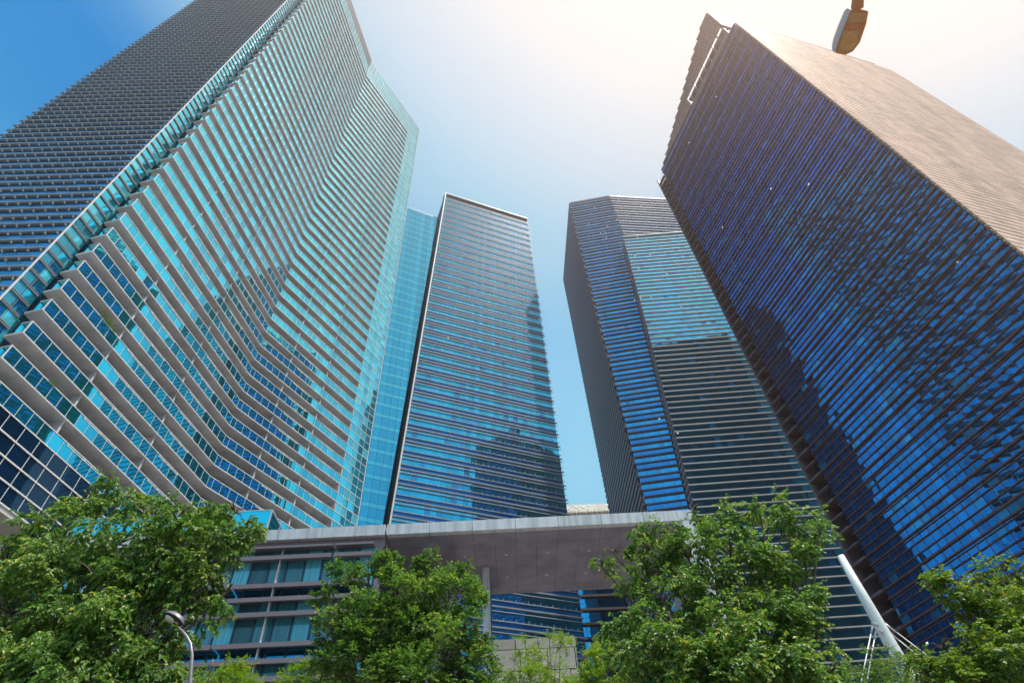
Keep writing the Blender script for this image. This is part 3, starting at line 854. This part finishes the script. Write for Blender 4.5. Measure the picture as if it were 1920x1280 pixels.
# ------------------------------------------------------------------ mast
MS = thing('white_mast', 'leaning white tapered mast with steel stay rods in front of the copper tower', 'mast', (15.2, 24.2, 0))
top = at(1576, 1042, 24); low = at(1692, 1246, 24)
d = (low - top); base = low + d * (low.z / -d.z)
t = MB(); pts = [base, low, (low + top) / 2, top]
t.tube(pts, [0.275, 0.245, 0.195, 0.145], 24); t.build('mast_pole', MASTW, MS, True)
def rod(p, q):
    t = MB(); t.tube([p, q], [0.022, 0.022], 8); t.build('stay_rod', MASTW, MS, True)
    t = MB(); dd = (Vector(q) - Vector(p)).normalized(); t.tube([Vector(p), Vector(p) + dd * 0.45], [0.034, 0.034], 8); t.build('rod_socket', STEEL, MS, True)
pl1 = at(1637, 1168, 23.7); pl2 = at(1643, 1178, 23.5)
rod(pl1, pl1 + (at(1618, 1262, 23.7) - pl1) * 2.2); rod(pl2, pl2 + (at(1627, 1268, 23.5) - pl2) * 2.2)
pr1 = at(1659, 1168, 24.2); pr2 = at(1662, 1180, 24.0)
rod(pr1, pr1 + (at(1745, 1233, 24.2) - pr1) * 2.6); rod(pr2, pr2 + (at(1735, 1240, 24.0) - pr2) * 2.6)
for p in (pl1, pl2, pr1, pr2):
    t = MB(); c = base + (top - base) * ((p.z - base.z) / (top.z - base.z))
    t.tube([c, p + (Vector(p) - c) * 0.15], [0.06, 0.04], 8); t.build('lug_plate', STEEL, MS)

# ------------------------------------------------------------------ street lamp (bottom left)
SL = thing('street_lamp', 'grey gooseneck street lamp with round dome head before the left tree', 'street lamp', (-5.9, 12, 0))
pth = [at(356, 1290, 12.0), at(358, 1255, 12.0), at(360, 1228, 12.0), at(357, 1206, 12.0), at(350, 1193, 12.0), at(343, 1184, 12.0), at(335, 1176, 12.0)]
b0 = Vector((pth[0].x - 0.0, 12, 0))
t = MB(); t.tube([b0, Vector((pth[0].x, 12, 2.5))] + pth, [0.07, 0.05, 0.036, 0.034, 0.032, 0.030, 0.028, 0.027, 0.026], 12); t.build('gooseneck_pole', LAMPGREY, SL, True)
hc = at(325, 1160, 12.0)
ax = (at(335, 1178, 12.0) - at(318, 1150, 12.0)).normalized()
def dome(c, up, fw, ru, rl, rw, lower):
    t = MB(); sd = up.cross(fw).normalized(); N = 20; rings = 7
    vs = []
    for i in range(rings + 1):
        ph = (math.pi / 2) * i / rings
        for q in range(N):
            an = 2 * math.pi * q / N
            vs.append(c + (fw * math.cos(an) * rl + sd * math.sin(an) * rw) * math.cos(ph) + up * math.sin(ph) * (ru if not lower else -ru))
    t.v = [tuple(v) for v in vs]
    for i in range(rings):
        for q in range(N):
            q2 = (q + 1) % N
            t.f.append((i * N + q, i * N + q2, (i + 1) * N + q2, (i + 1) * N + q)); t.mi.append(0)
    return t
upv = Vector((0.35, 0.30, 0.88)).normalized()
fwv = (ax - upv * ax.dot(upv)).normalized()
t = dome(hc, upv, fwv, 0.13, 0.24, 0.155, False); t.build('lamp_dome', LAMPGREY, SL, True)
t = dome(hc - upv * 0.005, upv, fwv, 0.03, 0.225, 0.145, True); t.build('lamp_underside', DARK, SL, True)
t = dome(hc - upv * 0.03 - fwv * 0.06, upv, fwv, 0.05, 0.12, 0.10, True); t.build('lamp_lens', mat('clear_lamp_lens', (0.75, 0.68, 0.60), 0.15, 0.1), SL, True)
t = MB(); c = hc - upv * 0.034 + fwv * 0.12; sdv = upv.cross(fwv)
t.hexa([c - fwv * 0.03 - sdv * 0.03 - upv * 0.01, c + fwv * 0.03 - sdv * 0.03 - upv * 0.01, c + fwv * 0.03 + sdv * 0.03 - upv * 0.01, c - fwv * 0.03 + sdv * 0.03 - upv * 0.01,
        c - fwv * 0.03 - sdv * 0.03, c + fwv * 0.03 - sdv * 0.03, c + fwv * 0.03 + sdv * 0.03, c - fwv * 0.03 + sdv * 0.03]); t.build('lamp_label', mat('beige_sticker', (0.7, 0.52, 0.36), 0.6), SL)

# ------------------------------------------------------------------ overhead street light (top right)
OL = thing('overhead_light', 'orange brown overhead street light head hanging into the top of the sky', 'street light', (5.6, -2.0, 0))
HZ = 9.3 + E
def ath(u, v, z):
    dd = XR * ((u - CX) / F) + YD * ((v - CY) / F) + ZF
    k = (z - E) / dd.z
    return Vector((dd.x * k, dd.y * k, z))
# underside outline, neck to tip (read in plan at lamp height)
tipL, tipR, midR, nkR, nkL, midL = ath(1566, 99, HZ), ath(1598, 96, HZ), ath(1623, 44, HZ), ath(1627, 21, HZ), ath(1595, 19, HZ), ath(1581, 52, HZ)
out = [tipL, ath(1583, 103, HZ), tipR, ath(1611, 79, HZ), midR, nkR, ath(1611, 17, HZ), nkL, midL, ath(1569, 84, HZ)]
cen = sum(out, Vector()) / len(out)
t = MB(); n = len(out)
ring0 = [p for p in out]; ring1 = [cen + (p - cen) * 1.0 + Vector((0, 0, 0.10)) for p in out]; ring2 = [cen + (p - cen) * 0.82 + Vector((0, 0, 0.20)) for p in out]
t.v = [tuple(p) for p in ring0 + ring1 + ring2]
for a in range(2):
    for i in range(n):
        j = (i + 1) % n
        t.f.append((a * n + i, a * n + j, (a + 1) * n + j, (a + 1) * n + i)); t.mi.append(0)
t.f.append(tuple(2 * n + i for i in range(n))); t.mi.append(0)
t.build('lamp_shell', PINK, OL)
def flat(pts, dz, th, name, mt):
    t = MB(); k = len(pts)
    t.v = [(p.x, p.y, p.z + dz) for p in pts] + [(p.x, p.y, p.z + dz + th) for p in pts]
    t.f.append(tuple(range(k))); t.f.append(tuple(reversed(range(k, 2 * k)))); t.mi += [0, 0]
    for i in range(k):
        j = (i + 1) % k
        t.f.append((i, j, k + j, k + i)); t.mi.append(0)
    return t.build(name, mt, OL)
flat(out, -0.02, 0.018, 'lamp_rim', LAMPRED)
flat([ath(1597, 42, HZ), ath(1588, 41.5, HZ), ath(1596, 22, HZ), ath(1625, 23, HZ), ath(1621, 40, HZ)], -0.028, 0.006, 'gear_cover', LAMPGLASS)
flat([ath(1580, 56, HZ), ath(1613, 54, HZ), ath(1606, 76, HZ), ath(1596, 94, HZ), ath(1582, 99, HZ), ath(1570, 96, HZ), ath(1573, 78, HZ)], -0.030, 0.008, 'lens_frame', LAMPGLASS)
bc = (ath(1590, 78, HZ)); bx = (ath(1596, 60, HZ) - ath(1583, 96, HZ)) * 0.5; by = (ath(1604, 79, HZ) - ath(1575, 77, HZ)) * 0.5
t = MB(); N = 20
for i in range(6):
    ph = math.pi / 2 * i / 5.0 * 0.98
    for q in range(N):
        an = 2 * math.pi * q / N
        p = bc + (bx * math.cos(an) + by * math.sin(an)) * math.cos(ph) * 1.02 - Vector((0, 0, 0.026 + 0.028 * math.sin(ph)))
        t.v.append(tuple(p))
for i in range(5):
    for q in range(N):
        q2 = (q + 1) % N
        t.f.append((i * N + q, (i + 1) * N + q, (i + 1) * N + q2, i * N + q2)); t.mi.append(0)
t.f.append(tuple(5 * N + q for q in range(N))); t.mi.append(0)
t.build('lens_bowl', mat('orange_lens_bowl', (0.85, 0.47, 0.17), 0.35, 0.0, 0.2, 12), OL, True)  # bowl colour carries the flare's orange glow
nk = ath(1611, 17, HZ); nk2 = ath(1613, -6, HZ); dr = (nk2 - nk)
t = MB(); t.tube([nk + Vector((0, 0, 0.06)), nk + dr * 0.6 + Vector((0, 0, 0.06)), nk2 + Vector((0, 0, 0.06))], [0.085, 0.08, 0.07], 8); t.build('neck', LAMPRED, OL)
t = MB(); e1 = nk2 + dr.normalized() * 0.25 + Vector((0, 0, 0.07))
t.tube([Vector((5.6, -2.0, 0)), Vector((5.6, -2.0, 6)), Vector((5.6, -1.9, 8.6)), Vector((5.6, -1.4, 10.2)), Vector((5.58, -0.4, 10.8)), e1, nk2 + Vector((0, 0, 0.06))], [0.11, 0.09, 0.07, 0.055, 0.05, 0.045, 0.04], 12)
t.build('lamp_post', STEEL, OL, True)

# ------------------------------------------------------------------ trees
def leaf(mb, c, d, up, L, Wd):
    """a bent four-cornered leaf"""
    s = d.cross(up)
    if s.length < 1e-4: s = d.orthogonal()
    s.normalize()
    n_ = s.cross(d)
    n = len(mb.v)
    mb.v += [tuple(c), tuple(c + d * L * 0.45 + s * Wd * 0.5 + n_ * 0.06 * L), tuple(c + d * L - n_ * 0.10 * L), tuple(c + d * L * 0.45 - s * Wd * 0.5 + n_ * 0.06 * L)]
    mb.f.append((n, n + 1, n + 2, n + 3)); mb.mi.append(0)
def rv():
    while True:
        v = Vector((random.uniform(-1, 1), random.uniform(-1, 1), random.uniform(-1, 1)))
        if 0.05 < v.length < 1: return v
def tree(name, label, cat, base, blobs, mt, L, droop, nsp, per, trunk_r=0.16, depth=1.0, ratio=0.45, fork=None):
    T = thing(name, label, cat, base)
    mb = MB(); wood = MB()
    base = Vector(base)
    cs = [(at(u, v, y), r) for (u, v, y, r) in blobs]
    mid = sum((c for c, r in cs), Vector()) / len(cs)
    fk = Vector(fork) if fork else Vector((base.x * 0.7 + mid.x * 0.3, base.y * 0.7 + mid.y * 0.3, base.z + (mid.z - base.z) * 0.5))
    wood.tube([base, base + (fk - base) * 0.5 + Vector((0.08, 0.05, 0)), fk], [trunk_r * 1.25, trunk_r, trunk_r * 0.8], 9)
    for c, r in cs:
        p1 = fk + (c - fk) * 0.45 + Vector((random.uniform(-.15, .15), random.uniform(-.15, .15), 0.25))
        tip = c + Vector((0, 0, r * 0.35))
        wood.tube([fk, p1, c, tip], [trunk_r * 0.42, trunk_r * 0.27, trunk_r * 0.15, trunk_r * 0.05], 6)
        for q in range(5):
            v = rv().normalized() * r * 0.85; v.z = abs(v.z) * 0.6 + 0.05
            wood.tube([c, c + v * 0.6 + Vector((0, 0, 0.08)), c + v], [trunk_r * 0.13, trunk_r * 0.08, trunk_r * 0.03], 4)
        ns = int(nsp * r * r)
        ncl = max(3, int(11 * r))
        cl = []
        for q in range(ncl):
            v = rv().normalized() * random.uniform(0.35, 1.08)
            cl.append((c + Vector((v.x * r, v.y * r * depth, v.z * r * 0.85)), v, r * random.uniform(0.26, 0.46)))
        for q in range(ns):
            c_, v0, rc = random.choice(cl)
            w_ = rv()
            p = c_ + Vector((w_.x * rc, w_.y * rc, w_.z * rc * 0.55))
            v = (v0 * 0.6 + w_ * 0.8)
            if v.length < 0.05: v = Vector((0, 0, 1))
            dirn = (v.normalized() * 0.8 + rv() * 0.7 + Vector((0, 0, -droop * random.uniform(0.4, 1.3)))).normalized()
            ln = random.uniform(0.6, 1.2) * L * per * 0.30
            q0 = p
            for k in range(per):
                f = k / per
                dd = (dirn + Vector((0, 0, -droop * 0.55 * f))).normalized()
                q0 = q0 + dd * ln / per
                side = dd.cross(Vector((0, 0, 1)))
                if side.length < 0.01: side = Vector((1, 0, 0))
                side.normalize()
                sg = 1 if k % 2 else -1
                ld = (dd * 0.55 + side * sg * 0.75 + rv() * 0.45 + Vector((0, 0, -droop * 0.45))).normalized()
                up = (Vector((0, 0, 1)) + rv() * 0.8).normalized()
                leaf(mb, q0, ld, up, L * random.uniform(0.7, 1.25), L * ratio)
    wood.build('trunk', BARK, T, True)
    mb.build('crown', mt, T)
    return T

tree('rain_tree', 'largest leafy tree at bottom left with drooping sprays, beside the dome street lamp', 'tree', (-10.4, 13.6, 0.13),
     [(205, 908, 14.2, .5), (150, 940, 13.6, .55), (260, 945, 14, .6), (330, 975, 13.8, .75), (395, 965, 13.6, .6), (440, 960, 13.4, .5), (462, 985, 13.2, .4),
      (60, 1010, 13.2, .75), (130, 1020, 13.4, .9), (220, 1020, 13.2, 1.0), (310, 1040, 13, 1.0), (390, 1025, 13, .75), (440, 1015, 13.1, .45),
      (10, 1060, 13, .9), (90, 1090, 12.8, 1.0), (190, 1100, 12.6, 1.1), (285, 1110, 12.8, .9), (360, 1080, 12.8, .6), (395, 1090, 12.7, .4), (425, 1110, 12.8, .3),
      (360, 1135, 12.7, .4), (362, 1170, 12.6, .25), (20, 1150, 12.6, 1.0), (120, 1170, 12.4, 1.0), (210, 1170, 12.3, .85), (285, 1190, 12.5, .55), (310, 1205, 12.6, .3),
      (30, 1230, 12.3, .9), (120, 1245, 12.2, .9), (200, 1235, 12.1, .7), (265, 1250, 12.2, .6), (300, 1275, 12.2, .4), (50, 1290, 12, .9), (150, 1300, 12, .9), (240, 1310, 12, .7)],
     LEAF, 0.108, 0.85, 330, 10, 0.2, 1.0, 0.62)
tree('round_tree', 'round dense small leaved tree in the middle below the canopy', 'tree', (-3.3, 16.5, 0.13),
     [(745, 1080, 16.2, .6), (800, 1060, 16.2, .42), (835, 1085, 16.0, .5), (690, 1060, 16.2, .35), (655, 1085, 16, .5), (875, 1065, 16, .28), (885, 1100, 16, .3), (610, 1115, 15.8, .35),
      (680, 1120, 15.6, .75), (760, 1125, 15.5, .85), (840, 1130, 15.6, .7), (885, 1135, 15.8, .35), (640, 1155, 15.5, .6), (720, 1175, 15.2, .9), (800, 1185, 15.2, .9), (870, 1180, 15.5, .6), (900, 1200, 15.6, .35),
      (625, 1195, 15.4, .45), (660, 1225, 15.2, .75), (745, 1240, 15, .9), (830, 1240, 15, .85), (890, 1245, 15.4, .55), (640, 1270, 15.3, .6), (700, 1290, 15, .8), (790, 1300, 14.9, .9), (880, 1300, 15.2, .7)],
     LEAF2, 0.085, 0.12, 560, 9, 0.15, 1.0, 0.66)
tree('spreading_tree', 'tall spreading tree right of centre with arching boughs against the bronze tower', 'tree', (5.9, 14.6, 0.13),
     [(1425, 955, 14.4, .5), (1355, 985, 14.2, .6), (1300, 960, 14.2, .35), (1480, 985, 14.2, .6), (1535, 1000, 14, .4), (1250, 1000, 14.2, .4), (1195, 1000, 14.2, .35), (1150, 1035, 14, .3), (1128, 1062, 13.9, .2),
      (1220, 1030, 13.9, .55), (1290, 1045, 13.8, .75), (1370, 1040, 13.6, .8), (1450, 1040, 13.7, .7), (1510, 1045, 13.8, .45),
      (1210, 1080, 13.8, .45), (1270, 1100, 13.5, .75), (1355, 1110, 13.3, .9), (1440, 1110, 13.4, .7), (1495, 1100, 13.6, .4),
      (1195, 1170, 13.4, .55), (1260, 1170, 13.1, .8), (1345, 1185, 13, .9), (1430, 1180, 13.1, .7), (1480, 1180, 13.2, .5), (1530, 1200, 13.3, .4),
      (1180, 1235, 13, .6), (1250, 1250, 12.8, .85), (1340, 1260, 12.7, .9), (1430, 1255, 12.8, .85), (1510, 1245, 12.9, .6), (1560, 1260, 13, .4), (1300, 1310, 12.6, .9), (1420, 1320, 12.6, .9), (1520, 1310, 12.7, .7)],
     LEAF, 0.102, 0.65, 340, 10, 0.17, 1.0, 0.62)
tree('corner_tree', 'yellow green sunlit tree cut by the right edge of the picture', 'tree', (12.6, 13.6, 0.13),
     [(1885, 1070, 13.6, .5), (1840, 1090, 13.5, .45), (1790, 1095, 13.4, .4), (1755, 1105, 13.3, .35), (1920, 1095, 13.5, .6), (1800, 1125, 13.3, .3), (1860, 1120, 13.2, .6), (1910, 1150, 13.1, .75),
      (1840, 1170, 13.1, .5), (1870, 1195, 13, .7), (1815, 1215, 13, .45), (1770, 1220, 13, .35), (1730, 1235, 12.9, .25), (1910, 1230, 12.9, .8), (1850, 1250, 12.9, .7), (1790, 1260, 12.9, .5), (1740, 1265, 12.9, .4), (1890, 1300, 12.7, .8), (1810, 1310, 12.8, .7)],
     LEAF4, 0.094, 0.5, 370, 9, 0.15, 1.0, 0.62)
def shrub(label, base, blobs, L=0.07, n=420):
    return tree('feathery_tree', label, 'tree', base, blobs, LEAF3, L, 0.05, n, 14, 0.07, 1.0, 0.42)
shrub('lime green feathery sapling in front of the granite wall', (0.9, 18.5, 0.13),
      [(985, 1205, 18.5, .28), (1010, 1240, 18.3, .4), (1050, 1205, 18.6, .35), (1040, 1250, 18.2, .5), (975, 1260, 18.2, .4), (1000, 1290, 18, .6), (1060, 1300, 18, .6), (1030, 1195, 18.7, .2)])
shrub('lime green bush touching the left side of the spreading tree', (2.3, 17.5, 0.13),
      [(1095, 1235, 17.6, .45), (1130, 1215, 17.6, .35), (1090, 1270, 17.4, .6), (1145, 1255, 17.4, .5), (1120, 1300, 17.2, .7)])
shrub('lime feathery treetop just right of the dome street lamp pole', (-5.8, 17, 0.13),
      [(390, 1262, 17, .35), (435, 1250, 17, .38), (410, 1280, 16.8, .5), (355, 1275, 16.9, .35), (465, 1272, 17, .4), (430, 1310, 16.6, .7), (340, 1300, 16.8, .5)])
shrub('low lime feathery treetop between the lamp and the round tree', (-3.6, 17.4, 0.13),
      [(540, 1270, 17.4, .35), (590, 1265, 17.4, .4), (620, 1285, 17.2, .4), (560, 1295, 17.2, .5), (510, 1285, 17.3, .35), (585, 1320, 17, .7)])
tree('fern_tree', 'dark feathery tree at the foot of the white mast', 'tree', (10.6, 19.5, 0.13),
     [(1640, 1235, 20, .3), (1665, 1222, 20, .2), (1700, 1255, 19.6, .5), (1620, 1262, 19.6, .45), (1660, 1275, 19.4, .6), (1740, 1250, 19.6, .4), (1730, 1280, 19.3, .6), (1590, 1285, 19.4, .5), (1680, 1310, 19.2, .8)],
     LEAF2, 0.08, 0.1, 330, 12, 0.09, 1.0, 0.4)
# little potted greenery on balconies
def plant(label, FX, a, k, n, r):
    mb = MB(); z = Z0 + k * PITCH + HP
    for q in range(n):
        c = Vector(FX.at(a + random.gauss(0, r), 0.1 + random.uniform(-0.25, 0.15), z + random.uniform(-0.1, r * 0.9)))
        leaf(mb, c, rv().normalized(), rv().normalized(), 0.22, 0.10)
        if q % 4 == 0: mb.tube([Vector(FX.at(a, 0.05, z)), c], [0.012, 0.006], 3)
    p0 = Vector(FX.at(a - r * 1.4, 0.05, z - 0.05)); p1 = Vector(FX.at(a + r * 1.4, 0.05, z - 0.05))
    mb.tube([p0, (p0 + p1) / 2 + Vector((0, 0, r * 0.3)), p1], [0.03, 0.05, 0.03], 5)
    o = mb.build('balcony_plant', LEAF4)
    tag(o, label, 'plant')
plant('green bush spilling over a balcony rail halfway up the bend of the balcony tower', FB, 9.4, 19, 260, 0.7)
plant('yellowish vine on a low balcony near the left corner of the balcony tower', FA, 6.3, 4, 120, 0.9)
plant('small leafy plant on the second lowest balcony at the left', FA, 5.2, 1, 60, 0.3)

# ------------------------------------------------------------------ air volume added to imitate the warm glow of lens flare
hm = bpy.data.materials.new('flare_glow_air'); hm.use_nodes = True
hn = hm.node_tree; hn.nodes.clear()
ho = hn.nodes.new('ShaderNodeOutputMaterial'); hv = hn.nodes.new('ShaderNodeVolumePrincipled')
hv.inputs['Color'].default_value = (1.0, 0.75, 0.61, 1)
hv.inputs['Density'].default_value = 0.0008
hv.inputs['Anisotropy'].default_value = 0.87
hn.links.new(hv.outputs[0], ho.inputs['Volume'])
hb = MB(); hb.box(-1210, 1210, -1210, 1210, -1.0, 262)
tag(hb.build('flare_haze', hm), kind='stuff')
SC.cycles.volume_bounces = 0
